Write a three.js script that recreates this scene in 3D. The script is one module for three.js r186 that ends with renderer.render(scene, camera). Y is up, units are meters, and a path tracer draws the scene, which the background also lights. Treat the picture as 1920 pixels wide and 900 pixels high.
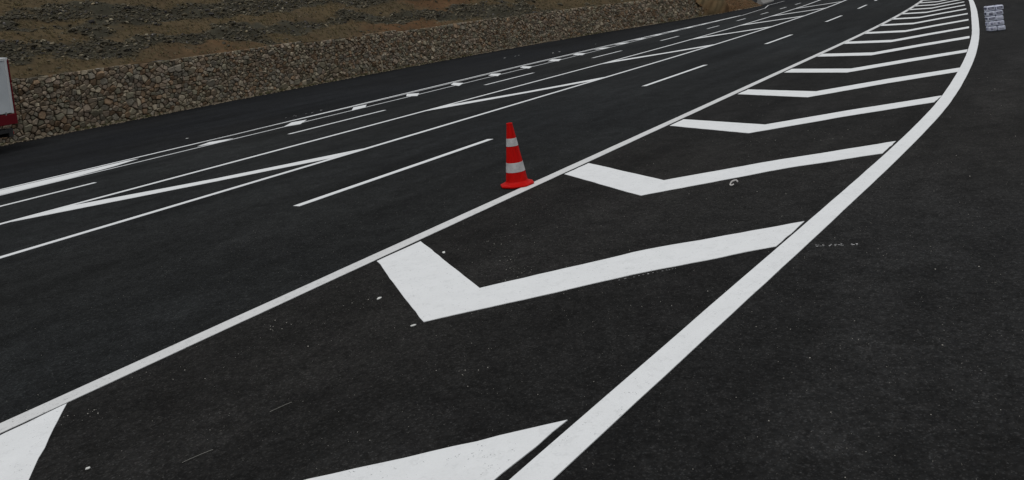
import * as THREE from 'three';
import { mergeGeometries } from 'three/addons/utils/BufferGeometryUtils.js';
import { RoundedBoxGeometry } from 'three/addons/geometries/RoundedBoxGeometry.js';

// ---------- camera, sky, sun, exposure ----------
const scene = new THREE.Scene();
const camera = new THREE.PerspectiveCamera(58.498, 1920 / 1680, 0.1, 2000);
camera.position.set(0, 2.1, 0);
camera.rotation.order = 'YXZ';
camera.rotation.set(-1.397 * Math.PI / 180, 35.3125 * Math.PI / 180, -7.5 * Math.PI / 180);
camera.setViewOffset(1920, 1680, 0, 780, 1920, 900);       // a shifted lens: the horizon lies near the upper edge
const renderer = new THREE.WebGLRenderer({ antialias: true });
renderer.toneMapping = THREE.LinearToneMapping;
renderer.toneMappingExposure = 0.83;
renderer.shadowMap.enabled = true;

{ // overcast sky, brighter overhead
  const w = 64, h = 32, d = new Float32Array(w * h * 4);
  for (let j = 0; j < h; j++) {
    const el = ((j + 0.5) / h - 0.5) * Math.PI;
    const l = el > 0 ? 0.92 * (1 + 2 * Math.sin(el)) / 3 : 0.1;
    for (let i = 0; i < w; i++) d.set([l * 0.965, l * 1.0, l * 1.045, 1], (j * w + i) * 4);
  }
  const t = new THREE.DataTexture(d, w, h, THREE.RGBAFormat, THREE.FloatType);
  t.mapping = THREE.EquirectangularReflectionMapping; t.magFilter = THREE.LinearFilter; t.needsUpdate = true;
  scene.background = t; scene.environment = t;
}
const sun = new THREE.DirectionalLight(0xfffaf2, 0.95);
sun.position.set(-4, 80, 6); sun.target.position.set(-14, 0, -22);
sun.castShadow = true; sun.shadow.radius = 40;
Object.assign(sun.shadow.camera, { left: -60, right: 60, top: 60, bottom: -60, near: 1, far: 200 });
sun.shadow.mapSize.set(2048, 2048);
scene.add(sun, sun.target);

// ---------- helpers ----------
let seed = 20240611;
const rnd = () => { seed = (seed + 0x6d2b79f5) | 0; let t = Math.imul(seed ^ (seed >>> 15), 1 | seed); t = (t + Math.imul(t ^ (t >>> 7), 61 | t)) ^ t; return ((t ^ (t >>> 14)) >>> 0) / 4294967296; };
const rr = (a, b) => a + (b - a) * rnd();
const hash = (x, y) => { let n = Math.imul(x | 0, 374761393) + Math.imul(y | 0, 668265263); n = Math.imul(n ^ (n >>> 13), 1274126177); return ((n ^ (n >>> 16)) >>> 0) / 4294967296; };
const noise = (x, y) => {
  const xi = Math.floor(x), yi = Math.floor(y), u = x - xi, v = y - yi, a = u * u * (3 - 2 * u), b = v * v * (3 - 2 * v);
  return (hash(xi, yi) * (1 - a) + hash(xi + 1, yi) * a) * (1 - b) + (hash(xi, yi + 1) * (1 - a) + hash(xi + 1, yi + 1) * a) * b;
};
const fbm = (x, y, o = 4) => { let s = 0, w = 0.5, t = 0; for (let i = 0; i < o; i++) { s += w * noise(x, y); t += w; x = x * 2.03 + 17.3; y = y * 2.03 + 9.1; w *= 0.5; } return s / t; };
const sstep = (a, b, x) => { const t = Math.min(1, Math.max(0, (x - a) / (b - a))); return t * t * (3 - 2 * t); };
const clamp = (x, a, b) => Math.min(b, Math.max(a, x));
const table = (pts) => (x) => { // piecewise linear
  if (x <= pts[0][0]) return pts[0][1] + (pts[1][1] - pts[0][1]) / (pts[1][0] - pts[0][0]) * (x - pts[0][0]);
  let i = 1; while (i < pts.length - 1 && x > pts[i][0]) i++;
  const [a, b] = [pts[i - 1], pts[i]]; return a[1] + (b[1] - a[1]) * (x - a[0]) / (b[0] - a[0]);
};
const smooth = (f, r) => (x) => (f(x - r) + 2 * f(x - r / 2) + 3 * f(x) + 2 * f(x + r / 2) + f(x + r)) / 9;
const taken = {};
const numbered = (n) => { const k = taken[n] = (taken[n] ?? -1) + 1; return k ? `${n}_${String(k).padStart(3, '0')}` : n; };
const mesh = (name, geometry, material, parent) => {
  const m = new THREE.Mesh(geometry, material); m.name = parent ? name : numbered(name); m.castShadow = m.receiveShadow = true;
  (parent ?? scene).add(m); return m;
};
const group = (name, x = 0, y = 0, a = 0, turn = 0) => { const g = new THREE.Group(); g.name = numbered(name); g.position.set(x, y, -a); g.rotation.y = turn; scene.add(g); return g; };
const tag = (o, label, category, grp, kind) => { o.userData.label = label; if (category) o.userData.category = category; if (grp) o.userData.group = grp; if (kind) o.userData.kind = kind; return o; };
const mat = (r, g, b, rough = 0.8, more = {}) => { const m = new THREE.MeshPhysicalMaterial({ roughness: rough, ...more }); m.color.setRGB(r, g, b); return m; };
function dataTexture(n, fill, srgb = true) { // fill(i, j) -> [r, g, b] as 0..1 linear
  const d = new Uint8Array(n * n * 4), enc = (v) => 255 * (v <= 0.0031308 ? 12.92 * v : 1.055 * Math.pow(v, 1 / 2.4) - 0.055);
  for (let j = 0; j < n; j++) for (let i = 0; i < n; i++) { const c = fill(i, j), k = (j * n + i) * 4; for (let q = 0; q < 3; q++) d[k + q] = clamp(srgb ? enc(clamp(c[q], 0, 1)) : 255 * c[q], 0, 255); d[k + 3] = 255; }
  const t = new THREE.DataTexture(d, n, n); t.wrapS = t.wrapT = THREE.RepeatWrapping; t.magFilter = THREE.LinearFilter; t.minFilter = THREE.LinearMipmapLinearFilter;
  t.generateMipmaps = true; if (srgb) t.colorSpace = THREE.SRGBColorSpace; t.needsUpdate = true; return t;
}
const tnoise = (x, y, p) => { // value noise that tiles every p cells
  const m = (v) => ((v % p) + p) % p, xi = Math.floor(x), yi = Math.floor(y), u = x - xi, v = y - yi, a = u * u * (3 - 2 * u), b = v * v * (3 - 2 * v);
  const h = (i, j) => hash(m(i) + p * 131, m(j) + p * 57);
  return (h(xi, yi) * (1 - a) + h(xi + 1, yi) * a) * (1 - b) + (h(xi, yi + 1) * (1 - a) + h(xi + 1, yi + 1) * a) * b;
};

// ---------- materials ----------
// asphalt: dark binder with aggregate of every tone, 2.5 mm to a texel
const AN = 2048, AT = 5.12;
const agg = new Float32Array(AN * AN).fill(0.62), aggH = new Float32Array(AN * AN).fill(0.25);
for (let k = 0; k < 190000; k++) {
  const cx = rnd() * AN, cy = rnd() * AN, r = 0.8 + 2.2 * rnd() * rnd(), e = rr(0.7, 1.3), tone = 0.45 + 1.05 * rnd() + (rnd() < 0.03 ? rr(0.5, 1.9) : 0), hh = rr(0.3, 1);
  for (let y = Math.floor(cy - r * 1.4); y <= cy + r * 1.4; y++) for (let x = Math.floor(cx - r * 1.4); x <= cx + r * 1.4; x++) {
    const d = Math.hypot((x - cx) * e, (y - cy) / e); if (d > r) continue;
    const q = ((y + AN) % AN) * AN + (x + AN) % AN; agg[q] = tone; aggH[q] = hh;
  }
}
const asphaltMap = dataTexture(AN, (i, j) => {
  const p = j * AN + i, c1 = tnoise(i / 6.4, j / 6.4, 320), c2 = tnoise(i / 16, j / 16, 128), m = (0.82 + 0.36 * tnoise(i / 64, j / 64, 32)) * (0.7 + 0.6 * c1) * (0.8 + 0.4 * c2), t = agg[p] * m * (0.9 + 0.2 * hash(i, j));
  const w = tnoise(i / 3, j / 3, 683) - 0.5;
  return [0.5 * t * (1 + 0.07 * w), 0.5 * t, 0.5 * t * (1 - 0.06 * w)];
});
const asphaltBump = dataTexture(1024, (i, j) => { const p = 2 * j * AN + 2 * i, h = (aggH[p] + aggH[p + 1] + aggH[p + AN] + aggH[p + AN + 1]) / 4; return [h, h, h]; }, false);
for (const t of [asphaltMap, asphaltBump]) t.repeat.set(1 / AT, 1 / AT);
const asphalt = (r, g, b) => mat(r, g, b, 0.9, { map: asphaltMap, bumpMap: asphaltBump, bumpScale: 0.0022, vertexColors: true, specularIntensity: 0.12 });
const asphaltGore = asphalt(0.0495, 0.048, 0.0465), asphaltLane = asphalt(0.0462, 0.0492, 0.0505), asphaltShoulder = asphalt(0.031, 0.033, 0.0365);
// road paint: grain of the asphalt below, grime, tiny bare spots
function paintMap(n, white, bare, grime, sd) {
  return dataTexture(n, (i, j) => {
    const p = 2 * (j % 1024) * AN + 2 * (i % 1024), a = agg[p];
    let v = white * (0.955 + 0.045 * tnoise(i / 40 + sd, j / 40, n / 32 | 0) + 0.03 * (tnoise(i / 5, j / 5 + sd, n / 4 | 0) - 0.5)) * (1 - 0.05 * clamp(a - 0.9, -0.4, 0.6));
    const g = tnoise(i / 18, j / 18 + 3 * sd, n / 16 | 0) * 0.6 + tnoise(i / 4, j / 4, n / 4 | 0) * 0.4;
    v *= 1 - grime * sstep(0.62, 0.8, g);
    if (a > 1.32 && tnoise(i / 10, j / 10 + sd, n / 8 | 0) > 1 - bare) v *= 0.45;
    return [v * 0.985, v * 0.995, v];
  });
}
const paintA = paintMap(1024, 0.80, 0.2, 0.065, 1), paintB = paintMap(1024, 0.74, 0.42, 0.10, 5);
paintA.repeat.set(1 / 2.56, 1 / 2.56); paintB.repeat.set(1 / 2.56, 1 / 2.56);
const paintBump = asphaltBump.clone(); paintBump.repeat.set(1 / AT, 1 / AT); paintBump.needsUpdate = true;
const paintNew = mat(1, 1, 1, 0.75, { map: paintA, bumpMap: paintBump, bumpScale: 0.0012, specularIntensity: 0.5 });
const paintLine = mat(0.93, 0.92, 0.91, 0.8, { map: paintB, bumpMap: paintBump, bumpScale: 0.0016, specularIntensity: 0.4 });
const stoneMap = dataTexture(512, (i, j) => { const v = 0.62 + 0.5 * (0.5 * tnoise(i / 32, j / 32, 16) + 0.3 * tnoise(i / 8, j / 8, 64) + 0.2 * hash(i, j)); return [v, v * (0.98 + 0.04 * tnoise(i / 20, j / 20, 26)), v * 0.98]; });
stoneMap.repeat.set(1 / 1.3, 1 / 1.3);
const stoneMat = mat(1, 1, 1, 0.95, { map: stoneMap, vertexColors: true, specularIntensity: 0.3 });
const soilMat = mat(1, 1, 1, 1, { map: stoneMap, vertexColors: true, specularIntensity: 0.2 });
const rubbleMat = mat(1, 1, 1, 0.95, { specularIntensity: 0.3 });

// ---------- lay of the land: x across the road, a = metres along it (world z = -a) ----------
const bend = (a) => a > 22 ? -0.0016 * (a - 22) ** 2 : 0;
const wallX = smooth(table([[-30, -27.8], [0, -28.2], [12, -28.5], [20, -28.7], [28, -28.6], [36, -28.0], [46, -26], [53, -22.9], [58, -21.9], [64, -20.95], [66, -21.6], [72, -24.5], [80, -28], [100, -36], [160, -62]]), 2.2);
const wallH = smooth(table([[-30, 2.1], [12, 2.08], [24, 2.0], [36, 1.85], [46, 1.8], [53, 1.75], [54.4, 1.65], [56.5, 0.25], [58, 0.05], [70, 0]]), 0.5);
const WALL0 = -6, WALL1 = 56.6;

// the ground far around
{
  const g = new THREE.PlaneGeometry(1600, 1600, 60, 60); g.rotateX(-Math.PI / 2); g.translate(0, -0.08, 0);
  const c = []; const p = g.attributes.position;
  for (let i = 0; i < p.count; i++) { const n = 0.8 + 0.4 * fbm(p.getX(i) / 60, p.getZ(i) / 60); c.push(0.11 * n, 0.085 * n, 0.05 * n); }
  g.setAttribute('color', new THREE.Float32BufferAttribute(c, 3));
  g.attributes.uv.array.forEach((v, i, A) => { A[i] = v * 1600; });
  tag(mesh('ground', g, soilMat), 'bare brown earth around the road', null, null, 'structure');
}

// ---------- road ----------
const road = group('road'); tag(road, 'wide new dark asphalt road with white markings', null, null, 'structure');
function asphaltSheet(name, x0, x1, material, nx, tone) {
  const rows = []; for (let a = -28; a < -2; a += 0.5) rows.push(a); for (let a = -2; a < 18; a += 0.16) rows.push(a); for (let a = 18; a < 60; a += 0.5) rows.push(a); for (let a = 60; a <= 230; a += 5) rows.push(a);
  const P = [], C = [], UV = [], I = [];
  for (const a of rows) for (let k = 0; k <= nx; k++) {
    const l = x0(a), r = x1(a), x = l + (r - l) * k / nx, y = 0, rel = x - bend(a);
    P.push(x, y, -a); UV.push(x, a);
    // laying streaks run with the road, patches where the mix differs, rubbed wheel paths
    const streak = fbm(rel * 1.9 + 3, a * 0.13, 4), patch = fbm(rel * 0.35 + 40, a * 0.3 + 7, 4), fine = noise(rel * 4.1, a * 1.7);
    const rub = fbm(rel * 5.5 + 2.2 * fbm(rel * 0.6, a * 0.5 + 3, 2), a * 0.75 + 20, 3), dusty = sstep(0.5, 0.72, fbm(rel * 0.45 + 13, a * 0.5 + 2, 3));
    const v = 1 + 0.75 * (streak - 0.5) + (0.25 + 0.7 * dusty) * (rub - 0.47) + 0.7 * (patch - 0.5) + 0.16 * (fine - 0.5), h = fbm(rel * 0.22 + 90, a * 0.16 + 30, 2) - 0.5;
    C.push(v * tone * (1 + 0.1 * h), v * tone * (1 + 0.02 * h), v * tone * (1 - 0.09 * h));
  }
  for (let j = 0; j < rows.length - 1; j++) for (let k = 0; k < nx; k++) { const q = j * (nx + 1) + k, w = q + nx + 1; I.push(q, q + 1, w, q + 1, w + 1, w); }
  const g = new THREE.BufferGeometry();
  g.setAttribute('position', new THREE.Float32BufferAttribute(P, 3)); g.setAttribute('uv', new THREE.Float32BufferAttribute(UV, 2)); g.setAttribute('color', new THREE.Float32BufferAttribute(C, 3));
  g.setIndex(I); g.computeVertexNormals();
  return mesh(name, g, material, road);
}
const SPLIT1 = (a) => -5.545 + bend(a), SPLIT2 = (a) => Math.max(wallX(a) + 1.2, -17.15 + bend(a) * (a > 40 ? 0.4 : 0.2));
asphaltSheet('ramp_asphalt', SPLIT1, (a) => 13 + bend(a), asphaltGore, 130, 1);
asphaltSheet('lane_asphalt', SPLIT2, SPLIT1, asphaltLane, 70, 1);
asphaltSheet('shoulder_asphalt', (a) => wallX(a) + 0.12 + 0.15 * (noise(a * 0.8, 4) - 0.5), SPLIT2, asphaltShoulder, 30, 1);

// a painted shape: outline in (x, a); edges subdivided and slightly uneven
function painted(name, outline, material, wobble = 0.009, top = 0.005) {
  const pts = [];
  for (let i = 0; i < outline.length; i++) {
    const [x0, a0] = outline[i], [x1, a1] = outline[(i + 1) % outline.length], L = Math.hypot(x1 - x0, a1 - a0), n = clamp(Math.round(L / 0.12), 1, 60);
    for (let k = 0; k < n; k++) {
      const t = k / n, w = k ? wobble * ((rnd() - 0.5) + 1.4 * (noise(t * L * 2.2 + i * 31, pts.length * 0.07) - 0.5)) : 0, nx = (a1 - a0) / L, na = -(x1 - x0) / L;
      pts.push(new THREE.Vector2(x0 + (x1 - x0) * t + nx * w, a0 + (a1 - a0) * t + na * w));
    }
  }
  const g = new THREE.ExtrudeGeometry(new THREE.Shape(pts), { depth: top - 0.0005, bevelEnabled: false, curveSegments: 1 });
  g.rotateX(-Math.PI / 2); g.translate(0, 0.0005, 0);
  return mesh(name, g, material, road);
}
// a long line as a ribbon a -> [left x, right x]
function line(name, from, to, edges, material, step = 0.5, top = 0.005) {
  const P = [], UV = [], I = []; let n = 0;
  for (let a = from; a < to + step * 0.5; a += step) {
    const q = Math.min(a, to); let [l, r] = edges(q); l += 0.0035 * (noise(q * 3.1, 5) - 0.5) + 0.002 * (rnd() - 0.5); r += 0.0035 * (noise(q * 3.1, 25) - 0.5) + 0.002 * (rnd() - 0.5);
    for (const [x, y] of [[l, 0.0005], [l, top], [r, top], [r, 0.0005]]) { P.push(x, y, -q); UV.push(x, q); }
    if (n++) { const b = (n - 1) * 4, p = b - 4; for (let k = 0; k < 3; k++) I.push(p + k, p + k + 1, b + k, p + k + 1, b + k + 1, b + k); }
  }
  let g = new THREE.BufferGeometry(); g.setAttribute('position', new THREE.Float32BufferAttribute(P, 3)); g.setAttribute('uv', new THREE.Float32BufferAttribute(UV, 2)); g.setIndex(I);
  g = g.toNonIndexed(); g.computeVertexNormals();
  return mesh(name, g, material, road);
}
const along = (x, w) => (a) => [x + bend(a) - w / 2, x + bend(a) + w / 2];

// the line between the lanes and the hatched gore, and the bowed line on the ramp side
line('gore_edge_line', -6, 110, along(-5.545, 0.15), paintLine, 0.2);
const bowL = smooth(table([[-6, -2.75], [0, -2.44], [2.76, -2.29], [5.5, -2.13], [9.19, -1.9], [12.52, -1.775], [16.45, -1.87], [19.56, -2.02], [23.47, -2.29], [27.91, -2.70], [33.67, -3.24], [40.58, -3.93], [60, -6.6], [90, -13.5]]), 2);
const bowR = smooth(table([[-6, -2.57], [0, -2.26], [2.83, -2.115], [5.07, -1.965], [9.19, -1.72], [12.48, -1.595], [16.36, -1.69], [19.44, -1.84], [23.3, -2.11], [27.66, -2.49], [33.2, -3.0], [40.21, -3.73], [60, -6.4], [90, -13.3]]), 2);
line('bowed_gore_line', -6, 80, (a) => [bowL(a), bowR(a)], paintNew, 0.3);

// chevron stripes of the gore: outer edge, point, inner edge as they lie on the ground
const chevrons = [
  [[-5.43, 1.70], [-3.97, 0.62], [-2.98, 1.93], [-2.36, 2.66], [-2.31, 3.3], [-3.22, 2.37], [-3.98, 1.32], [-4.69, 1.75], [-5.455, 2.31]],
  [[-5.43, 5.07], [-3.98, 4.08], [-2.86, 5.4], [-2.11, 6.16], [-2.075, 6.85], [-3.1, 5.88], [-3.99, 4.75], [-5.42, 5.66]],
  [[-5.43, 8.39], [-3.94, 7.51], [-2.76, 8.80], [-1.93, 9.5], [-1.9, 10.16], [-3.05, 9.12], [-3.97, 8.16], [-5.42, 8.99]],
  [[-5.41, 11.57], [-3.89, 10.83], [-2.8, 12.0], [-1.84, 12.9], [-1.81, 13.49], [-2.85, 12.52], [-3.86, 11.45], [-5.41, 12.12]],
  [[-5.41, 14.71], [-3.9, 13.93], [-2.85, 15.18], [-1.87, 16.18], [-1.89, 16.75], [-2.9, 15.78], [-3.93, 14.58], [-5.40, 15.28]],
  [[-5.41, 17.72], [-3.94, 17.05], [-3.0, 18.2], [-2.03, 19.32], [-2.06, 19.86], [-3.05, 18.8], [-4.0, 17.66], [-5.41, 18.32]],
];
for (const [z, l, p, r] of [[20.05, -5.44, -4.06, -2.26], [23.05, -5.46, -4.14, -2.55], [25.98, -5.53, -4.26, -2.83], [28.87, -5.65, -4.46, -3.12], [31.6, -5.76, -4.66, -3.42], [34.25, -5.85, -4.79, -3.71], [36.75, -5.98, -4.93, -3.98], [39.2, -6.1, -5.1, -4.25], [41.6, -6.25, -5.3, -4.5], [44, -6.45, -5.5, -4.75], [46.5, -6.6, -5.75, -5.05]])
  chevrons.push([[l, z + 0.6], [p, z], [(p + r) / 2, z + 1.28], [r, z + 2.4], [r - 0.05, z + 2.98], [(p + r) / 2 - 0.04, z + 1.9], [p - 0.07, z + 0.62], [l - 0.02, z + 1.2]]);
for (const c of chevrons) painted('chevron_stripe', c, paintNew);

// right carriageway: dashes and the two lines of the hatched median
for (const [a0, a1] of [[-3.2, 0.9], [6.56, 10.76], [16.76, 20.6], [25.9, 29.2], [34.7, 38.3], [43.1, 46.3], [50.5, 54], [58.5, 62]]) line('lane_dash', a0, a1, along(-8.36, 0.12), paintNew, 0.35);
line('median_line', -8, 120, along(-10.69, 0.12), paintNew, 0.5);
line('median_line', -8, 120, along(-13.12, 0.12), paintNew, 0.5);
for (const [a0, a1] of [[-3.8, 0.8], [5.5, 10.1], [14.8, 19.3], [23.7, 27.7], [31.8, 35.2], [38.6, 41.6], [44.8, 48], [51.5, 55]]) {
  const l = (a) => -13.12 + bend(a), r = (a) => -10.69 + bend(a), w = 0.36, b = 0.09 * (a1 - a0);
  painted('median_bar', [[l(a0) + 0.07, a0 - w], [(l(a0) + r(a1)) / 2 + 0.03, (a0 + a1) / 2 - w - 0.5 * b], [r(a1) - 0.07, a1 - 2.2 * w], [r(a1) - 0.07, a1], [(l(a0) + r(a1)) / 2, (a0 + a1) / 2 + w * 0.6 - 0.5 * b], [l(a0) + 0.07, a0 + 1.5 * w]], paintNew);
}
// far carriageway: dashes and the narrow hatched strip along the shoulder
for (const [a0, a1] of [[-2, 0.3], [4.2, 7.35], [11.8, 14.95], [19.35, 22.1], [26.2, 28.6], [32.5, 34.6], [38.4, 40.2], [43.4, 45.1], [48.5, 50.4], [53.5, 55.5], [58.5, 60.5]]) line('lane_dash', a0, a1, (a) => { const x = table([[0, -14.92], [15, -14.95], [30, -15.06], [40, -15.3], [50, -15.85], [60, -16.6]])(a); return [x - 0.055, x + 0.055]; }, paintNew, 0.35);
const stripIn = table([[-8, -16.2], [6, -16.33], [13, -16.42], [18, -16.5], [26, -16.7], [32, -17.0], [38, -17.3], [50, -17.4], [58, -18.5], [63.6, -20.0], [66, -20.2], [70, -20.6], [80, -24]]);
const stripOut = table([[-8, -17.1], [6, -17.15], [12, -17.22], [18, -17.5], [24, -17.75], [32, -17.85], [42, -17.72], [50, -17.56]]);
line('strip_inner_line', 50, 70, (a) => [stripIn(a) - 0.04, stripIn(a) + 0.04], paintLine, 0.5);
line('strip_inner_line', -8, 50, (a) => [stripIn(a) - 0.032, stripIn(a) + 0.032], paintNew, 0.5);
line('strip_outer_line', -8, 50, (a) => [stripOut(a) - 0.055, stripOut(a) + 0.055], paintNew, 0.5);
line('strip_outer_line', 11, 49, (a) => { const o = 0.3 * sstep(11, 20, a) * (1 - 0.6 * sstep(34, 49, a)); return [stripOut(a) + o * 0.75 - 0.03, stripOut(a) + o * 0.75 + 0.03]; }, paintNew, 0.5);
painted('strip_bar', [[-16.42, 3.0], [-16.4, 7.6], [-16.6, 8.6], [-16.9, 9.3], [-17.02, 9.1], [-17.06, 3.0]], paintNew);
for (const bar of [[[-16.6, 10.54], [-16.85, 11.02], [-16.51, 11.43], [-16.36, 10.93]], [[-16.42, 12.86], [-16.92, 13.5], [-16.73, 13.85], [-16.19, 13.18]], [[-16.49, 15.24], [-17.03, 15.81], [-16.94, 16.24], [-16.41, 15.67]], [[-16.7, 17.67], [-17.22, 18.26], [-16.73, 18.29], [-16.2, 17.62]], [[-16.95, 20.1], [-17.32, 20.7], [-16.65, 20.38], [-16.2, 19.6]], [[-17.05, 22.3], [-17.34, 22.88], [-16.82, 22.75], [-16.34, 21.9]], [[-17.2, 24.5], [-17.42, 25.0], [-16.68, 24.56], [-16.36, 23.85]], [[-17.16, 26.4], [-17.46, 27.18], [-16.84, 26.9], [-16.46, 26.05]], [[-17.3, 28.55], [-17.58, 29.29], [-16.87, 28.91], [-16.55, 28.06]]]) painted('strip_bar', bar, paintNew, 0.003, 0.009);
for (let a = 30.6; a < 49; a += 2.1) { const x = stripIn(a), w = Math.min(0.5, (x - stripOut(a)) * 0.8); if (w > 0.04) painted('strip_bar', [[x - w, a], [x - w * 1.1, a + 0.8], [x - 0.06, a + 0.7], [x, a]], paintNew); }

// ---------- hillside ----------
const blob = (a, s, ca, cs, ra, rs) => 1 - Math.hypot((a - ca) / ra, (s - cs) / rs);
function cover(a, s) { // how much smooth ochre soil with dry grass (1) against dark rubble (0), and how orange it is
  const w1 = a + 3 * (fbm(a * 0.35, s * 0.9, 3) - 0.5), w2 = s + 1.8 * (fbm(a * 0.45 + 30, s * 1.1 + 5, 4) - 0.5);
  let m = -1; // bands of soil lie roughly along the slope
  const seg = (a0, s0, a1, s1, r) => { const t = clamp((w1 - a0) / (a1 - a0), 0, 1), d = Math.hypot((w1 - a0 - (a1 - a0) * t) * 0.35, w2 - s0 - (s1 - s0) * t); m = Math.max(m, (1 - d / r)); };
  seg(-20, 0.3, 14, 0.35, 0.75); seg(14, 0.3, 21, 0.2, 0.42); seg(9, 2.75, 14.2, 2.6, 0.45); seg(-20, 5.3, 24, 5.2, 1.0); seg(16.8, 1.95, 23, 2.3, 0.33);
  seg(15.2, 3.35, 16.2, 3.3, 0.25); seg(24.8, 0.5, 35.5, 0.05, 0.62); seg(24, 2.45, 41, 1.9, 0.5); seg(43.5, 0.9, 54, 0.6, 0.8); seg(52.5, 1, 66, 1, 2.6); seg(36, 3.6, 52, 2.6, 0.5); seg(-20, 9, 60, 9, 1.6);
  const orange = Math.max(0, blob(w1, w2, 31.5, 0.35, 4.5, 0.9), blob(w1, w2, 36, 2.2, 3.6, 0.8), 0.35 * blob(w1, w2, 20, 0.3, 4, 0.6), blob(w1, w2, 60, 0.8, 6.5, 2.2));
  m += 0.55 * (fbm(a * 2.6 + 11, s * 3.4 + 2, 3) - 0.5);
  return [sstep(-0.12, 0.16, m), clamp(orange * 1.8 + 0.5 * (fbm(a * 1.9, s * 2.6 + 70, 2) - 0.5), 0, 1)];
}
function hillY(a, s) {
  const bank = sstep(54.2, 57.5, a), h = Math.max(0, wallH(a)), lift = s * (0.6 + 0.35 * bank * Math.exp(-s / 2)) * (1 - 0.35 * sstep(8, 30, s));
  const m = cover(a, s)[0];
  return h + lift + sstep(0, 0.5, s) * ((1 - m) * 0.6 * (fbm(a * 0.9, s * 1.3, 4) - 0.5) + 0.5 * (fbm(a * 0.22 + 8, s * 0.3, 3) - 0.5) * sstep(0, 4, s)) + 0.05 * (fbm(a * 2.5, s * 2.5, 2) - 0.5) - 0.03;
}
const hillPoint = (a, s) => new THREE.Vector3(wallX(a) - 0.06 - s + (0.22 + 0.5 * (fbm(a * 1.6, s * 2 + 4, 3) - 0.4)) * sstep(57.3, 58.6, a) * Math.exp(-s * 0.8), hillY(a, s), -a);
{
  const as = [], ss = []; for (let a = -40; a < 4; a += 2) as.push(a); for (let a = 4; a < 72; a += 0.16) as.push(a); for (let a = 72; a <= 200; a += 3) as.push(a);
  for (let s = 0; s < 7; s += 0.14) ss.push(s); for (let s = 7; s < 60; s += 2) ss.push(s); ss.push(90, 140);
  const P = [], C = [], UV = [], I = [], n = ss.length;
  for (const a of as) for (const s of ss) {
    const v = hillPoint(a, s); P.push(v.x, v.y, v.z); UV.push(a, s * 1.2);
    const [m, o] = cover(a, s), q = 0.7 + 0.6 * fbm(a * 1.7 + 3, s * 2.2, 3), e = fbm(a * 0.5, s * 0.6 + 50, 3);
    const och = [0.087 + 0.02 * e, 0.066 + 0.012 * e, 0.041], org = [0.118, 0.066, 0.034], dark = [0.053, 0.049, 0.036];
    for (let k = 0; k < 3; k++) C.push(q * ((och[k] * (1 - o) + org[k] * o) * m + dark[k] * (1 - m)) );
  }
  for (let j = 0; j < as.length - 1; j++) for (let k = 0; k < n - 1; k++) { const q = j * n + k, w = q + n; I.push(q, w, q + 1, q + 1, w, w + 1); }
  const g = new THREE.BufferGeometry(); g.setAttribute('position', new THREE.Float32BufferAttribute(P, 3)); g.setAttribute('uv', new THREE.Float32BufferAttribute(UV, 2)); g.setAttribute('color', new THREE.Float32BufferAttribute(C, 3));
  g.setIndex(I); g.computeVertexNormals();
  tag(mesh('hillside', g, soilMat), 'dark rocky hillside with bands of ochre earth above the stone wall', null, null, 'structure');
}
function rockGeometry(flat) {
  const g = new THREE.IcosahedronGeometry(0.5, 1), p = g.attributes.position, o = rr(0, 100);
  for (let i = 0; i < p.count; i++) {
    const x = p.getX(i), y = p.getY(i), z = p.getZ(i), k = 0.62 + 0.75 * noise(x * 2.7 + o, y * 2.7 + z * 3.1 + o);
    p.setXYZ(i, x * k * 1.15, y * k * flat, z * k);
  }
  g.computeVertexNormals(); return g;
}
const rocks = [0.6, 0.75, 0.5, 0.85].map(rockGeometry);
const q4 = new THREE.Quaternion(), m4 = new THREE.Matrix4(), col = new THREE.Color();
function scatter(name, geometry, material, list, label, category) { // list of [position, scale, colour, tilt]
  const im = new THREE.InstancedMesh(geometry, material, list.length); im.name = numbered(name);
  list.forEach(([p, s, c, tilt = 0.6], i) => {
    q4.setFromEuler(new THREE.Euler(rr(-tilt, tilt), rr(0, 6.28), rr(-tilt, tilt)));
    im.setMatrixAt(i, m4.compose(p, q4, s)); im.setColorAt(i, col.setRGB(...c));
  });
  im.castShadow = im.receiveShadow = true; scene.add(im); return tag(im, label, category, null, 'stuff');
}
{ // rubble: angular stones where the slope is bare
  const lists = [[], [], [], []];
  for (let k = 0; k < 70000; k++) {
    const a = rr(7, 62), s = 7.5 * rnd(), [m] = cover(a, s); if (rnd() < 0.1 + 0.87 * m) continue;
    const den = fbm(a * 0.8 + 70, s * 1.3, 3); if (den < 0.40 && rnd() < 0.75) continue;
    const big = rnd(), r = 0.035 + 0.075 * rnd() * rnd() + (big > 0.988 ? rr(0.04, 0.12) : 0), p = hillPoint(a, s); p.y += r * 0.12;
    const t = rr(0.45, 1.25) * (rnd() < 0.12 ? rr(1.6, 3.2) : 1), w = rnd(), g = w < 0.45 ? [0.092, 0.081, 0.057] : w < 0.75 ? [0.076, 0.069, 0.053] : w < 0.92 ? [0.1, 0.083, 0.055] : [0.072, 0.067, 0.065];
    lists[k % 4].push([p, new THREE.Vector3(r * rr(1.2, 2.2), r * rr(1, 1.7), r * rr(1.1, 2)), g.map((v) => v * t)]);
  }
  lists.forEach((l, i) => scatter('rubble', rocks[i], rubbleMat, l, ['grey angular rubble strewn over the hillside', 'flat grey stones lying over the hillside', 'small dark stones lying over the hillside', 'rounder grey stones lying over the hillside'][i], 'rubble'));
}
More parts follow.
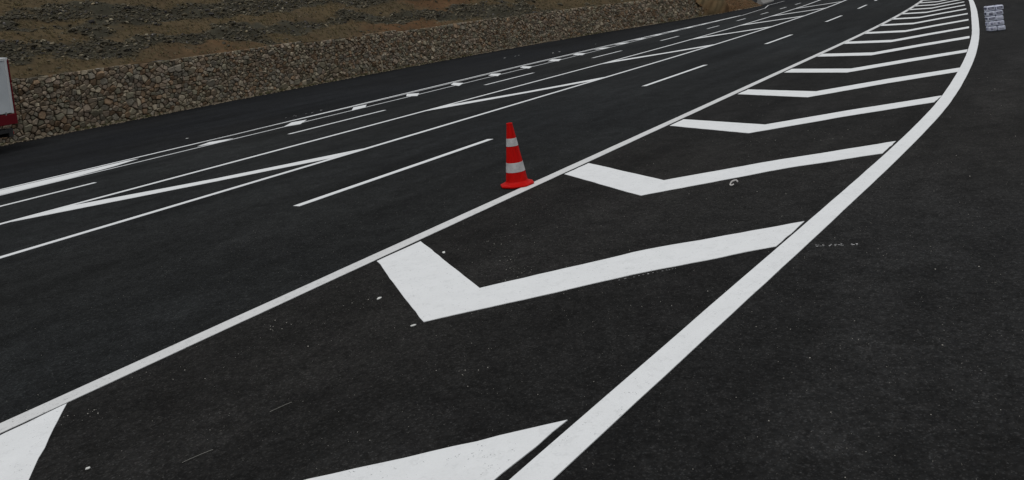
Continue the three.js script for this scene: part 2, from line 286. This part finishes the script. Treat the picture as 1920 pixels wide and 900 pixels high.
{ // earth spilled against the end of the wall
  const g = new THREE.SphereGeometry(1, 110, 70), p = g.attributes.position, C = [];
  for (let i = 0; i < p.count; i++) { const x = p.getX(i), y = p.getY(i), z = p.getZ(i), k = 0.8 + 0.4 * fbm(x * 2.4 + 7 + y, z * 2.4 + y * 1.7, 4) + 0.1 * (noise(x * 13 + y * 5, z * 13 + y * 11) - 0.5); p.setXYZ(i, x * k * 1.3, y * k * 2.1, z * k * 2.9); const t = 0.45 + 1.1 * fbm(x * 7 + 20, z * 9 + y * 8, 4), o = noise(x * 3, y * 3 + z * 2); C.push(t * (0.15 - 0.02 * o), t * (0.085 + 0.015 * o), t * (0.042 + 0.014 * o)); }
  g.setAttribute('color', new THREE.Float32BufferAttribute(C, 3)); g.computeVertexNormals();
  const m = mesh('earth_bank', g, soilMat); m.position.set(wallX(57.4) - 0.85, -0.2, -57.5); m.rotation.y = -0.22; tag(m, 'orange brown earth spilled against the far end of the wall', null, null, 'structure');
}
{ // clods on the earth bank beyond the wall
  const l = [];
  for (let k = 0; k < 3200; k++) { const a = rr(53.2, 66.5), s = 3 * rnd() * rnd() - 0.05, r = 0.02 + 0.09 * rnd() * rnd() * rnd(), t = rr(0.6, 1.25), p = hillPoint(a, Math.max(0, s)); p.x += s < 0 ? 0.15 * rnd() : 0; l.push([p, new THREE.Vector3(r * 2.2, r * 1.5, r * 2), rnd() < 0.75 ? [0.145 * t, 0.085 * t, 0.043 * t] : [0.17 * t, 0.13 * t, 0.08 * t]]); }
  scatter('earth_clods', rocks[3], rubbleMat, l, 'orange brown clods on the bank past the end of the wall', 'clods');
}
{ // dry grass on the ochre bands
  const parts = [];
  for (let k = 0; k < 16; k++) {
    const h = rr(0.5, 1), b = rr(0, 6.28), l = rr(0.1, 0.55), w = 0.022, x = rr(-0.2, 0.2), z = rr(-0.2, 0.2), c = Math.cos(b), s = Math.sin(b);
    const g = new THREE.BufferGeometry(); g.setAttribute('position', new THREE.Float32BufferAttribute([x - s * w, 0, z + c * w, x + s * w, 0, z - c * w, x + c * l * 0.4 + s * w * 0.7, h * 0.6, z + s * l * 0.4 - c * w * 0.7, x + c * l, h, z + s * l], 3));
    g.setIndex([0, 1, 2, 0, 2, 3]); g.computeVertexNormals(); parts.push(g);
  }
  const tuft = mergeGeometries(parts), list = [], m = mat(1, 1, 1, 1, { side: THREE.DoubleSide, specularIntensity: 0.2 });
  for (let k = 0; k < 30000; k++) {
    const a = rr(7, 64), s = 0.05 + 7 * rnd(), [c, o] = cover(a, s); if (rnd() > (c > 0.5 ? 0.85 * (1 - 0.75 * o) * sstep(0.35, 0.6, fbm(a * 1.3, s * 1.6 + 9, 3) + 0.12) : 0.14)) continue;
    const h = rr(0.05, 0.12), t = rr(0.85, 1.2);
    list.push([hillPoint(a, s), new THREE.Vector3(h * 1.3, h, h * 1.3), [0.17 * t, 0.14 * t, 0.082 * t * rr(0.85, 1.15)], 0.25]);
  }
  for (let k = 0; k < 900; k++) { // at the wall's foot
    const a = rr(8, 56); if (fbm(a * 0.5, 3, 2) < 0.5) continue; const h = rr(0.05, 0.14), t = rr(0.6, 1.1);
    list.push([new THREE.Vector3(wallX(a) + rr(0.02, 0.28), 0, -a), new THREE.Vector3(h * 1.3, h, h * 1.3), [0.13 * t, 0.125 * t, 0.06 * t], 0.3]);
  }
  scatter('dry_grass', tuft, m, list, 'short dry straw coloured grass on the ochre bands of the slope', 'grass');
}

// ---------- dry stone wall ----------
{
  const wall = group('stone_wall', wallX(WALL0), 0, WALL0); tag(wall, 'long retaining wall of brown and grey rough stones below the hillside', 'wall');
  const inv = new THREE.Vector3(-wallX(WALL0), 0, WALL0);
  // arc length along the wall
  const arc = []; { let t = 0, px = wallX(WALL0); for (let a = WALL0; a <= WALL1 + 1e-6; a += 0.05) { const x = wallX(a); if (arc.length) t += Math.hypot(0.05, x - px); arc.push([t, a]); px = x; } }
  const toA = table(arc.filter((_, i) => i % 5 === 0)), L = arc[arc.length - 1][0];
  const place = (t, y, d) => { const a = toA(t), e = 0.3, dx = (wallX(a + e) - wallX(a - e)) / (2 * e), n = Math.hypot(1, dx); return [wallX(a) + d / n + inv.x, y, -(a - d * dx / n) + inv.z]; };
  // backing
  {
    const P = [], I = [], C = [], UV = []; let n = 0;
    for (let t = 0; t <= L; t += 0.5) { const h = wallH(toA(t)) - 0.02; for (const [y, d] of [[-0.05, -0.13], [h, -0.13], [h, -0.6]]) { P.push(...place(t, y, d)); C.push(0.075, 0.06, 0.042); UV.push(t, y + d); } if (n++) { const b = 3 * (n - 1), p = b - 3; for (let k = 0; k < 2; k++) I.push(p + k, b + k, p + k + 1, p + k + 1, b + k, b + k + 1); } }
    const g = new THREE.BufferGeometry(); g.setAttribute('position', new THREE.Float32BufferAttribute(P, 3)); g.setAttribute('color', new THREE.Float32BufferAttribute(C, 3)); g.setAttribute('uv', new THREE.Float32BufferAttribute(UV, 2)); g.setIndex(I); g.computeVertexNormals();
    mesh('backing', g, soilMat, wall);
  }
  const clip = (poly, nx, ny, c) => { const out = []; for (let i = 0; i < poly.length; i++) { const p = poly[i], q = poly[(i + 1) % poly.length], dp = p[0] * nx + p[1] * ny - c, dq = q[0] * nx + q[1] * ny - c; if (dp <= 0) out.push(p); if ((dp < 0 && dq > 0) || (dp > 0 && dq < 0)) { const k = dp / (dp - dq); out.push([p[0] + (q[0] - p[0]) * k, p[1] + (q[1] - p[1]) * k]); } } return out; };
  const palette = [[0.39, 0.315, 0.24], [0.335, 0.262, 0.19], [0.295, 0.265, 0.195], [0.36, 0.285, 0.22], [0.46, 0.39, 0.29], [0.31, 0.215, 0.14], [0.31, 0.275, 0.22], [0.27, 0.215, 0.15], [0.35, 0.305, 0.22]];
  const stones = [];
  for (let t0 = 0; t0 < L - 0.3; t0 += 2) for (let row = 0; row < 2; row++) {
    const t1 = Math.min(L, t0 + 2), H = wallH(toA((t0 + t1) / 2)), y0 = row * H / 2 - (row ? 0 : 0.06), y1 = (row + 1) * H / 2 + (row ? rr(-0.04, 0.05) : 0), seeds = [], small = rr(0.82, 1.12);
    for (let tries = 0; tries < 1300 && seeds.length < 160; tries++) {
      const s = [rr(t0, t1), rr(y0, y1), rnd() < 0.26 ? rr(0.17, 0.27) : rr(0.09, 0.16)]; s[2] *= small;
      if (seeds.every((q) => Math.hypot((q[0] - s[0]) * 0.84, q[1] - s[1]) > (q[2] + s[2]) * 0.44)) seeds.push(s);
    }
    for (const s of seeds) {
      let poly = [[t0 + 0.012, y0 + 0.008], [t1 - 0.012, y0 + 0.008], [t1 - 0.012, y1 - 0.008], [t0 + 0.012, y1 - 0.008]];
      for (const q of seeds) if (q !== s) { const dx = q[0] - s[0], dy = q[1] - s[1], d = Math.hypot(dx, dy); if (d > 0.8) continue; const f = d * (0.5 + 0.5 * (s[2] - q[2]) / (s[2] + q[2])) - rr(0.007, 0.013); poly = clip(poly, dx / d, dy / d, (s[0] * dx + s[1] * dy) / d + f); if (poly.length < 3) break; }
      if (poly.length < 3) continue;
      stones.push([s, poly]);
    }
  }
  function build([s, poly]) {
    // cut the corners, then lay three rings and a crown
    let area = 0; for (let i = 0; i < poly.length; i++) { const p = poly[i], q = poly[(i + 1) % poly.length]; area += p[0] * q[1] - q[0] * p[1]; } if (Math.abs(area) < 0.004) return null;
    const ring = []; for (let i = 0; i < poly.length; i++) { const p = poly[i], q = poly[(i + 1) % poly.length], c = rr(0.03, 0.15); ring.push([p[0] + (q[0] - p[0]) * c, p[1] + (q[1] - p[1]) * c], [q[0] + (p[0] - q[0]) * c, q[1] + (p[1] - q[1]) * c]); }
    const n = ring.length, cx = ring.reduce((u, p) => u + p[0], 0) / n, cy = ring.reduce((u, p) => u + p[1], 0) / n, size = Math.sqrt(Math.abs(area) / 2);
    const out = rr(-0.05, 0.02), tx = rr(-0.3, 0.3), ty = rr(-0.25, 0.4), bul = size * rr(0.05, 0.17);
    const R = [[1, -0.16, 0], [rr(0.93, 0.99), out, 0.012], [rr(0.55, 0.85), out + bul, 0.01]].map(([k, d, j]) => ring.map(([x, y]) => place(cx + (x - cx) * k, cy + (y - cy) * k, d + (j ? tx * (x - cx) + ty * (y - cy) + rr(-j, j) : 0))));
    const top = place(cx + rr(-0.1, 0.1) * size, cy + rr(-0.1, 0.1) * size, out + bul * rr(0.95, 1.2)), P = [], UV = [];
    const v = (p, i, k) => { P.push(...p); const [x, y] = ring[i % n] ; UV.push(cx + (x - cx) * k, cy + (y - cy) * k); };
    for (let r = 0; r < 2; r++) for (let i = 0; i < n; i++) { const j = (i + 1) % n, A = R[r], B = R[r + 1], ka = 1 - 0.3 * r, kb = 0.7 - 0.3 * r; v(A[i], i, ka); v(A[j], j, ka); v(B[i], i, kb); v(A[j], j, ka); v(B[j], j, kb); v(B[i], i, kb); }
    for (let i = 0; i < n; i++) { v(R[2][i], i, 0.4); v(R[2][(i + 1) % n], i + 1, 0.4); v(top, i, 0); }
    const g = new THREE.BufferGeometry(); g.setAttribute('position', new THREE.Float32BufferAttribute(P, 3)); g.setAttribute('uv', new THREE.Float32BufferAttribute(UV, 2)); g.computeVertexNormals();
    const zone = fbm(cx * 0.5, cy * 0.8 + 3, 2), c = palette[Math.floor(clamp(rnd() * 0.72 + zone * 0.6 - 0.16, 0, 0.999) * palette.length)], k = rr(0.7, 1.15) * (rnd() < 0.06 ? 1.4 : 1), C = [];
    for (let i = 0; i < P.length / 3; i++) C.push(c[0] * k, c[1] * k, c[2] * k);
    g.setAttribute('color', new THREE.Float32BufferAttribute(C, 3));
    const a = toA(cx), depth = 0.578 * -wallX(a) + 0.816 * a; g.userData.shows = a > 11.6 ? Math.abs(area) / depth ** 2 * 0.7 : 0;
    return g;
  }
  const built = stones.map(build).filter(Boolean).sort((p, q) => q.userData.shows - p.userData.shows);
  for (const g of built.slice(0, 300)) mesh('stone', g, stoneMat, wall);
  const rest = mesh('smaller_stones', mergeGeometries(built.slice(300)), stoneMat, wall); rest.userData.kind = 'stuff';
}
{ // loose stones at the foot of the wall
  const l = []; for (let k = 0; k < 2600; k++) { const a = rr(6, 64), r = 0.02 + 0.05 * rnd() * rnd(), t = rr(0.6, 1.3); l.push([new THREE.Vector3(wallX(a) + 0.03 + 0.45 * rnd() * rnd() + (a > 54 ? 0.1 : 0), r * 0.3, -a), new THREE.Vector3(r * 2, r * 1.5, r * 2), [0.2 * t, 0.165 * t, 0.12 * t]]); }
  scatter('loose_stones', rocks[1], rubbleMat, l, 'small brown stones fallen along the foot of the wall', 'stones');
}

// ---------- things ----------
{ // concrete barrier beyond the end of the bank
  const sh = new THREE.Shape([[-0.3, 0], [0.3, 0], [0.3, 0.08], [0.13, 0.33], [0.09, 0.8], [-0.09, 0.8], [-0.13, 0.33], [-0.3, 0.08]].map((p) => new THREE.Vector2(...p)));
  const g = group('concrete_barrier', -21.75, 0, 66.9, Math.atan2(0.85, 5.5)); tag(g, 'low grey concrete barrier beyond the orange earth bank', 'barrier');
  const cm = mat(0.33, 0.32, 0.31, 0.9, { map: stoneMap });
  for (let k = 0; k < 3; k++) { const b = new THREE.ExtrudeGeometry(sh, { depth: 1.96, bevelEnabled: true, bevelSize: 0.015, bevelThickness: 0.015, bevelSegments: 1 }); b.translate(0, 0.016, -2 * k - 1.98); mesh('barrier_segment', b, cm, g); }
}
function stake(a, h, lean, label) {
  const g = group('wooden_stake', wallX(a) + 0.16, 0, a); tag(g, label, 'stake', 'stakes along the wall');
  const wm = mat(0.42, 0.35, 0.25, 0.9, { map: stoneMap });
  const s = new RoundedBoxGeometry(0.055, h, 0.04, 1, 0.006), p = s.attributes.position; for (let i = 0; i < p.count; i++) { const y = p.getY(i) + h / 2; p.setXYZ(i, p.getX(i) * (1 - 0.12 * y / h), y - 0.04, p.getZ(i) + lean * y); }
  s.computeVertexNormals(); mesh('shaft', s, wm, g);
  const e = new THREE.ConeGeometry(0.03, 0.07, 4); e.rotateY(Math.PI / 4); e.translate(0, h - 0.01, lean * h); mesh('cut_tip', e, wm, g);
}
stake(28.6, 0.56, -0.03, 'pale wooden stake standing at the foot of the wall, the nearer and taller one');
stake(47.2, 0.36, 0.3, 'small leaning stake at the foot of the wall, far behind the taller one');

{ // traffic cone
  const g = group('traffic_cone', -5.765, 0.006, 7.83, 0.35); tag(g, 'red traffic cone with two grey reflective bands on the white gore line', 'traffic cone');
  const scuff = stoneMap.clone(); scuff.repeat.set(1.5, 1); scuff.needsUpdate = true;
  const red = mat(0.58, 0.004, 0.002, 0.6, { specularIntensity: 0.22, map: scuff }), band = mat(0.56, 0.56, 0.57, 0.5, { map: scuff });
  const r = (y) => 0.134 + (0.034 - 0.134) * (y - 0.05) / 0.71;
  const lathe = (pts, n = 48) => new THREE.LatheGeometry(pts.map(([x, y]) => new THREE.Vector2(x, y)), n);
  mesh('cone_body', lathe([[0.15, 0.024], [0.141, 0.034], [r(0.06), 0.06], [r(0.18), 0.18], [r(0.45), 0.45], [r(0.735), 0.735], [0.0385, 0.742], [0.0385, 0.757], [0.034, 0.762], [0.024, 0.76], [0.023, 0.70]]), red, g);
  for (const [y0, y1] of [[0.17, 0.285], [0.482, 0.578]]) mesh('reflective_band', lathe([[r(y0) - 0.001, y0], [r(y0) + 0.0022, y0 + 0.002], [r(y1) + 0.0022, y1 - 0.002], [r(y1) - 0.001, y1]]), band, g);
  // broad foot, an octagon with rounded corners and a raised rim
  const oct = (k) => { const s = new THREE.Shape(), R = 0.216 * k; for (let i = 0; i < 8; i++) { const p = i * Math.PI / 4, q = p + Math.PI / 4, c = 0.16, A = [R * Math.cos(p), R * Math.sin(p)], B = [R * Math.cos(q), R * Math.sin(q)], u = [A[0] + (B[0] - A[0]) * c, A[1] + (B[1] - A[1]) * c], v = [B[0] + (A[0] - B[0]) * c, B[1] + (A[1] - B[1]) * c]; if (!i) s.moveTo(...u); s.lineTo(...v); const D = [R * Math.cos(q + Math.PI / 4), R * Math.sin(q + Math.PI / 4)]; s.quadraticCurveTo(B[0], B[1], B[0] + (D[0] - B[0]) * c, B[1] + (D[1] - B[1]) * c); } return s; };
  const foot = new THREE.ExtrudeGeometry(oct(0.97), { depth: 0.010, bevelEnabled: true, bevelSize: 0.006, bevelThickness: 0.005, bevelSegments: 2 }); foot.rotateX(-Math.PI / 2); foot.translate(0, 0.005, 0);
  mesh('base', foot, red, g);
  mesh('collar', lathe([[0.192, 0.0195], [0.188, 0.026], [0.165, 0.03], [0.148, 0.04], [0.131, 0.06]]), red, g);
}

{ // tarpaulin truck parked before the wall; only its tail reaches into the picture
  const X0 = -26.42, W = 2.4, T = group('parked_truck', X0, 0, 6.6); tag(T, 'white tarpaulin truck with red chassis rail parked before the stone wall', 'truck');
  const white = mat(0.5, 0.53, 0.55, 0.7), frame = mat(0.55, 0.57, 0.58, 0.5), red = mat(0.12, 0.005, 0.01, 0.6, { specularIntensity: 0.3 }), black = mat(0.02, 0.02, 0.02, 0.7), rubber = mat(0.025, 0.025, 0.025, 0.9), steel = mat(0.3, 0.3, 0.31, 0.4, { metalness: 0.7 }), glass = mat(0.03, 0.04, 0.045, 0.08), lampR = mat(0.4, 0.02, 0.02, 0.3);
  const box = (name, w, h, l, x, y, a, m, parent = T, rad = 0.015) => { const b = new RoundedBoxGeometry(w, h, l, 1, Math.min(rad, w / 3, h / 3, l / 3)); b.translate(x, y, -a); return mesh(name, b, m, parent); };
  // a from -4.6 (cab nose) to 3.85 (tail)
  const tarp = (side) => { const g = new THREE.PlaneGeometry(5.55, 1.5, 90, 24), p = g.attributes.position; for (let i = 0; i < p.count; i++) { const u = p.getX(i), v = p.getY(i); p.setZ(i, 0.022 * (fbm(u * 2.2, v * 1.1 + 3 * side, 3) - 0.5) + 0.02 * Math.abs(Math.sin(u * 5 + v * 2)) * sstep(-0.3, -0.75, v)); } g.computeVertexNormals(); g.rotateY(side * Math.PI / 2); g.translate(side * (W / 2 - 0.012), 1.87, -0.98); return mesh('tarpaulin_side', g, white, T); };
  tarp(1); tarp(-1);
  for (const s of [-1, 1]) {
    box('top_rail', 0.07, 0.09, 5.75, s * (W / 2 - 0.03), 2.66, 0.98, frame); box('red_side_rail', 0.09, 0.3, 5.8, s * (W / 2 - 0.02), 0.93, 0.98, red);
    box('corner_post', 0.07, 1.55, 0.07, s * (W / 2 - 0.028), 1.87, 3.79, frame); box('red_edge_trim', 0.05, 1.6, 0.035, s * (W / 2 - 0.005), 1.86, 3.85, red);
    box('corner_post', 0.07, 1.55, 0.07, s * (W / 2 - 0.028), 1.87, -1.86, frame);
    const mk = box('corner_window', 0.006, 0.1, 0.2, s * (W / 2 + 0.022), 2.47, 3.52, frame);
    box('window_pane', 0.004, 0.07, 0.16, s * (W / 2 + 0.026), 2.47, 3.52, mat(0.25, 0.33, 0.34, 0.4), mk, 0.001);
    for (let k = 0; k < 14; k++) box('eyelet_strap', 0.012, 0.1, 0.03, s * (W / 2 + 0.02), 1.11, 3.6 - k * 0.4, steel);
  }
  const roof = new THREE.BoxGeometry(W - 0.06, 0.03, 5.7, 12, 1, 20); { const p = roof.attributes.position; for (let i = 0; i < p.count; i++) p.setY(i, p.getY(i) + 0.06 * (1 - (p.getX(i) / (W / 2)) ** 2)); roof.computeVertexNormals(); roof.translate(0, 2.69, -0.98); mesh('roof_tarpaulin', roof, white, T); }
  box('cargo_floor', W - 0.2, 0.12, 5.7, 0, 1.02, 0.98, black); box('rear_door', W - 0.16, 1.52, 0.05, 0, 1.88, 3.8, white); box('front_board', W - 0.16, 1.52, 0.05, 0, 1.88, -1.87, white);
  box('chassis_beam', 0.12, 0.2, 8, 0.4, 0.74, -0.3, black); box('chassis_beam', 0.12, 0.2, 8, -0.4, 0.74, -0.3, black);
  const bump = box('rear_bumper', W - 0.04, 0.24, 0.12, 0, 0.55, 3.68, black); for (const s of [-1, 1]) box('tail_light', 0.3, 0.09, 0.04, s * 0.9, 0.53, 3.79, lampR, bump);
  for (const s of [-1, 1]) box('bumper_bracket', 0.07, 0.3, 0.08, s * 0.4, 0.56, 3.6, black);
  for (const s of [-1, 1]) box('mud_flap', 0.5, 0.42, 0.015, s * 0.9, 0.5, 3.2, rubber), box('side_guard', 0.05, 0.12, 0.9, s * (W / 2 - 0.06), 0.6, 3.2, black);
  const tyre = (() => { const l = new THREE.LatheGeometry([[0.24, -0.11], [0.38, -0.12], [0.43, -0.1], [0.45, -0.05], [0.45, 0.05], [0.43, 0.1], [0.38, 0.12], [0.24, 0.11], [0.24, -0.11]].map((p) => new THREE.Vector2(...p)), 40); l.rotateZ(Math.PI / 2); return l; })();
  const rim = (() => { const l = new THREE.LatheGeometry([[0, 0.03], [0.09, 0.05], [0.11, 0.01], [0.2, 0.0], [0.24, 0.08], [0.25, 0.1]].map((p) => new THREE.Vector2(...p)), 32); l.rotateZ(-Math.PI / 2); return l; })();
  for (const [x, a] of [[1.02, 2.3], [-1.02, 2.3], [1.0, -3.3], [-1.0, -3.3]]) { const w = new THREE.Group(); w.name = 'wheel'; w.position.set(x, 0.45, -a); T.add(w); mesh('tyre', tyre, rubber, w); const rm = mesh('rim', rim, steel, w); if (x < 0) rm.rotation.y = Math.PI; }
  box('rear_axle', 2.0, 0.12, 0.12, 0, 0.45, 2.3, black); box('front_axle', 2.0, 0.12, 0.12, 0, 0.45, -3.3, black);
  const cs = new THREE.Shape([[-2.15, 0.55], [-2.15, 2.3], [-2.35, 2.42], [-3.6, 2.4], [-4.1, 1.6], [-4.25, 1.45], [-4.3, 0.55]].map((p) => new THREE.Vector2(...p)));
  const cab = new THREE.ExtrudeGeometry(cs, { depth: 2.1, bevelEnabled: true, bevelSize: 0.04, bevelThickness: 0.04, bevelSegments: 2 }); cab.translate(0, 0, -1.05); cab.rotateY(Math.PI / 2);
  const cb = mesh('cab', cab, mat(0.35, 0.02, 0.02, 0.35, { clearcoat: 0.6 }), T);
  for (const s of [-1, 1]) { const d = box('cab_door', 0.02, 1.25, 1.0, s * 1.1, 1.25, -3.0, red, T); box('side_window', 0.015, 0.55, 0.9, s * 1.1, 1.98, -3.0, glass, cb); box('door_handle', 0.02, 0.03, 0.14, s * 1.12, 1.45, -2.65, black, d); box('headlight', 0.3, 0.16, 0.04, s * 0.8, 0.95, -4.32, frame, T); }
  const wsg = new THREE.BoxGeometry(1.9, 0.82, 0.02); wsg.rotateX(-0.56 + 0); wsg.translate(0, 2.0, 3.92); mesh('windscreen', wsg, glass, cb);
}

{ // two columns of plump printed packages standing on the ramp
  const tex = (kind) => { const c = document.createElement('canvas'); c.width = 128; c.height = 80; const x = c.getContext('2d'); x.fillStyle = '#d3d7e6'; x.fillRect(0, 0, 128, 80); for (let k = 0; k < 260; k++) { x.fillStyle = `rgba(${90 + 60 * rnd() | 0},${90 + 60 * rnd() | 0},${120 + 60 * rnd() | 0},0.12)`; x.fillRect(rnd() * 128, rnd() * 80, 2 + 12 * rnd(), 1 + 3 * rnd()); }
    x.fillStyle = '#43475f'; if (kind === 1) { x.fillRect(16, 20, 64, 44); } else if (kind === 2) { x.fillRect(8, 16, 104, 38); x.fillStyle = '#8a8ba6'; x.fillRect(18, 28, 60, 8); } else if (kind === 3) { x.fillStyle = '#7f819e'; x.fillRect(14, 16, 40, 44); x.fillRect(66, 20, 40, 6); x.fillRect(66, 34, 30, 6); }
    const t = new THREE.CanvasTexture(c); t.colorSpace = THREE.SRGBColorSpace; return t; };
  const sides = [0, 1, 2, 3].map((k) => mat(1, 1, 1, 0.7, { map: tex(k) })), tape = mat(0.4, 0.4, 0.46, 0.6);
  const H = 0.128, D = 0.28, Wd = 0.185, names = ['bottom', 'second lowest', 'middle', 'second highest', 'top'];
  const kinds = [[3, 0], [3, 3], [2, 0], [1, 2], [2, 2]];
  for (let r = 0; r < 5; r++) for (let k = 0; k < 2; k++) {
    const g = group('package', 0, 0, 0); const off = [0.0, -0.004, -0.01, -0.004, 0.002][r] + rr(-0.008, 0.008);
    const cx = -1.80, ca = 23.95, th = 0.42, u = (k - 0.5) * 0.192 + off; // u runs to the right across the front
    g.position.set(cx + u * Math.cos(th), 0.004 + r * (H + 0.003), -(ca + u * Math.sin(th)) ); g.rotation.y = th + rr(-0.05, 0.05);
    const b = new RoundedBoxGeometry(Wd, H, D, 4, 0.034), p = b.attributes.position; for (let i = 0; i < p.count; i++) { const n = 0.008 * (noise(p.getX(i) * 18 + r * 7, p.getZ(i) * 18 + k * 5) - 0.5); p.setXYZ(i, p.getX(i) * (1 + n * 3), p.getY(i) + H / 2 + n, p.getZ(i)); } b.computeVertexNormals(); mesh('wrapping', b, sides[kinds[r][k]], g);
    for (const s of [-1, 1]) { const f = new RoundedBoxGeometry(Wd * 0.7, 0.012, 0.012, 1, 0.004); f.translate(0, H / 2, s * (D / 2 + 0.002)); mesh('end_seam', f, tape, g); }
    tag(g, `bluish white printed package, ${names[r]} one in the ${k ? 'right' : 'left'} column of the small stack`, 'package', 'packages stacked on the ramp');
  }
}

// ---------- litter and grit ----------
{ // curled strip of paper standing on its edge
  const c = new THREE.CatmullRomCurve3([[-0.004, 0.016, 0.012], [-0.028, 0.009, 0.01], [-0.039, 0.014, 0], [-0.022, 0.036, -0.012], [0.004, 0.047, -0.015], [0.03, 0.05, -0.006], [0.041, 0.036, 0.01]].map((p) => new THREE.Vector3(...p)));
  const g = new THREE.TubeGeometry(c, 26, 0.0085, 7), p = g.attributes.position, q = new THREE.Vector3();
  for (let i = 0; i < p.count; i++) { q.fromBufferAttribute(p, i); const k = 0.8 + 0.5 * noise(q.x * 90, q.y * 90 + 5); const t = c.getPoint(clamp(Math.floor(i / 8) / 26, 0, 1)); q.sub(t).multiplyScalar(k).add(t); p.setXYZ(i, q.x, Math.max(0.001, q.y), q.z); }
  g.computeVertexNormals();
  const m = mesh('paper_scrap', g, mat(0.55, 0.53, 0.51, 0.9)); m.position.set(-3.1, 0.001, -8.0); m.rotation.y = 0.6;
  tag(m, 'curled scrap of whitish paper on the asphalt just below the second nearest whole chevron', 'paper scrap');
}
for (const [x0, a0, x1, a1, label] of [[-3.99, 2.75, -3.955, 2.88, 'thin dry straw on the asphalt, the one nearer the middle chevron'], [-4.0, 2.2, -3.95, 2.35, 'thin dry straw on the asphalt, the one nearest the bottom edge']]) {
  const c = new THREE.QuadraticBezierCurve3(new THREE.Vector3(x0, 0.004, -a0), new THREE.Vector3((x0 + x1) / 2 + 0.008, 0.012, -(a0 + a1) / 2), new THREE.Vector3(x1, 0.005, -a1));
  tag(mesh('dry_straw', new THREE.TubeGeometry(c, 10, 0.0016, 5), mat(0.2, 0.195, 0.175, 0.8)), label, 'straw', 'straws on the asphalt');
}
const chipMat = mat(0.66, 0.66, 0.63, 0.8);
function chip(x, a, w, l, turn, label) {
  const s = new THREE.Shape(); for (let i = 0; i < 7; i++) { const t = i / 7 * 6.283, k = rr(0.7, 1.15); s[i ? 'lineTo' : 'moveTo'](w / 2 * k * Math.cos(t), l / 2 * k * Math.sin(t)); }
  const g = new THREE.ExtrudeGeometry(s, { depth: 0.004, bevelEnabled: true, bevelSize: 0.002, bevelThickness: 0.002, bevelSegments: 1 }); g.rotateX(-Math.PI / 2); g.translate(0, 0.003, 0);
  const m = mesh('paint_chip', g, chipMat); m.position.set(x, 0.001, -a); m.rotation.y = turn; tag(m, label, 'paint chip', 'paint chips on the asphalt');
}
chip(-4.92, 5.42, 0.028, 0.05, 0.7, 'white paint chip beside the upper edge of the nearest whole chevron');
chip(-4.68, 4.34, 0.03, 0.05, 0.2, 'white paint chip left of the point of the nearest whole chevron');
chip(-4.01, 4.0, 0.02, 0.04, -0.6, 'small paint chip just in front of the point of the nearest whole chevron');
chip(-4.47, 1.95, 0.018, 0.022, 0, 'small paint chip beside the chevron in the bottom left corner');
chip(-18.67, 11.6, 0.07, 0.07, 0, 'lone white paint chip on the dark shoulder near the wall');
{ // paint drips, a broken row to the right of the bowed line
  const parts = []; const drop = (x, a, w, l) => { const s = new THREE.Shape(); for (let i = 0; i < 6; i++) { const t = i / 6 * 6.283, k = rr(0.6, 1.2), dx = w / 2 * k * Math.cos(t), da = l / 2 * k * Math.sin(t), c = Math.cos(0.36), q = Math.sin(0.36); s[i ? 'lineTo' : 'moveTo'](x + dx * c - da * q, a + dx * q + da * c); } const g = new THREE.ShapeGeometry(s); g.rotateX(-Math.PI / 2); g.translate(0, 0.004, 0); parts.push(g); };
  for (let k = 0; k < 26; k++) { const t = rnd(); if (t > 0.75 && rnd() < 0.7) continue; drop(-1.84 + 0.4 * t + rr(-0.01, 0.01), 6.22 + 0.14 * t + rr(-0.015, 0.025), rr(0.006, 0.026), rr(0.005, 0.01)); }
  for (let k = 0; k < 18; k++) { const t = rnd(); drop(-3.05 + 0.4 * t, 5.12 + 0.43 * t + rr(-0.01, 0.01), rr(0.006, 0.022), rr(0.003, 0.006)); }
  for (let k = 0; k < 7; k++) drop(-18.2 + rr(-0.15, 0.15), 14.8 + rr(-0.9, 0.9), rr(0.015, 0.03), rr(0.05, 0.2));
  for (let k = 0; k < 6; k++) drop(-21 + rr(-1.5, 1.5), 33 + rr(-3, 3), rr(0.05, 0.12), rr(0.1, 0.25));
  mesh('paint_drips', mergeGeometries(parts), paintLine, road).userData.kind = 'stuff';
}
{ // pale grit lying on the asphalt
  const l = [];
  const put = (x, a, r, t) => l.push([new THREE.Vector3(x, r * 0.35, -a), new THREE.Vector3(r * 2, r * 1.3, r * 2), [0.42 * t, 0.4 * t, 0.36 * t]]);
  for (let k = 0; k < 9000; k++) { const a = 1.5 + 12 * rnd() * rnd() + 4 * rnd(), x = rr(-8, 4); put(x, a, 0.0012 + 0.0022 * rnd() * rnd(), rr(0.25, 0.8)); }
  for (let k = 0; k < 340; k++) { const a = 1.5 + 14 * rnd(), x = rr(-5.4, -0.3); put(x, a, 0.0022 + 0.0042 * rnd() * rnd(), rr(0.4, 1.0)); }
  for (const [cx, ca, n, s] of [[-5.2, 2.25, 10, 0.12], [-4.7, 4.2, 8, 0.2], [-3.9, 5.1, 14, 0.15], [-3.2, 3.6, 9, 0.2], [-4.6, 5.9, 9, 0.15], [-2.9, 10.6, 12, 0.35], [-5.1, 3.7, 10, 0.12], [-3.4, 10.4, 10, 0.4], [-4.2, 5.4, 8, 0.1]]) for (let k = 0; k < n; k++) put(cx + rr(-s, s), ca + rr(-s, s), rr(0.0018, 0.005), rr(0.6, 1.1));
  scatter('grit', new THREE.IcosahedronGeometry(0.5, 0), rubbleMat, l, 'fine pale grit scattered over the asphalt', 'grit');
}

renderer.render(scene, camera);
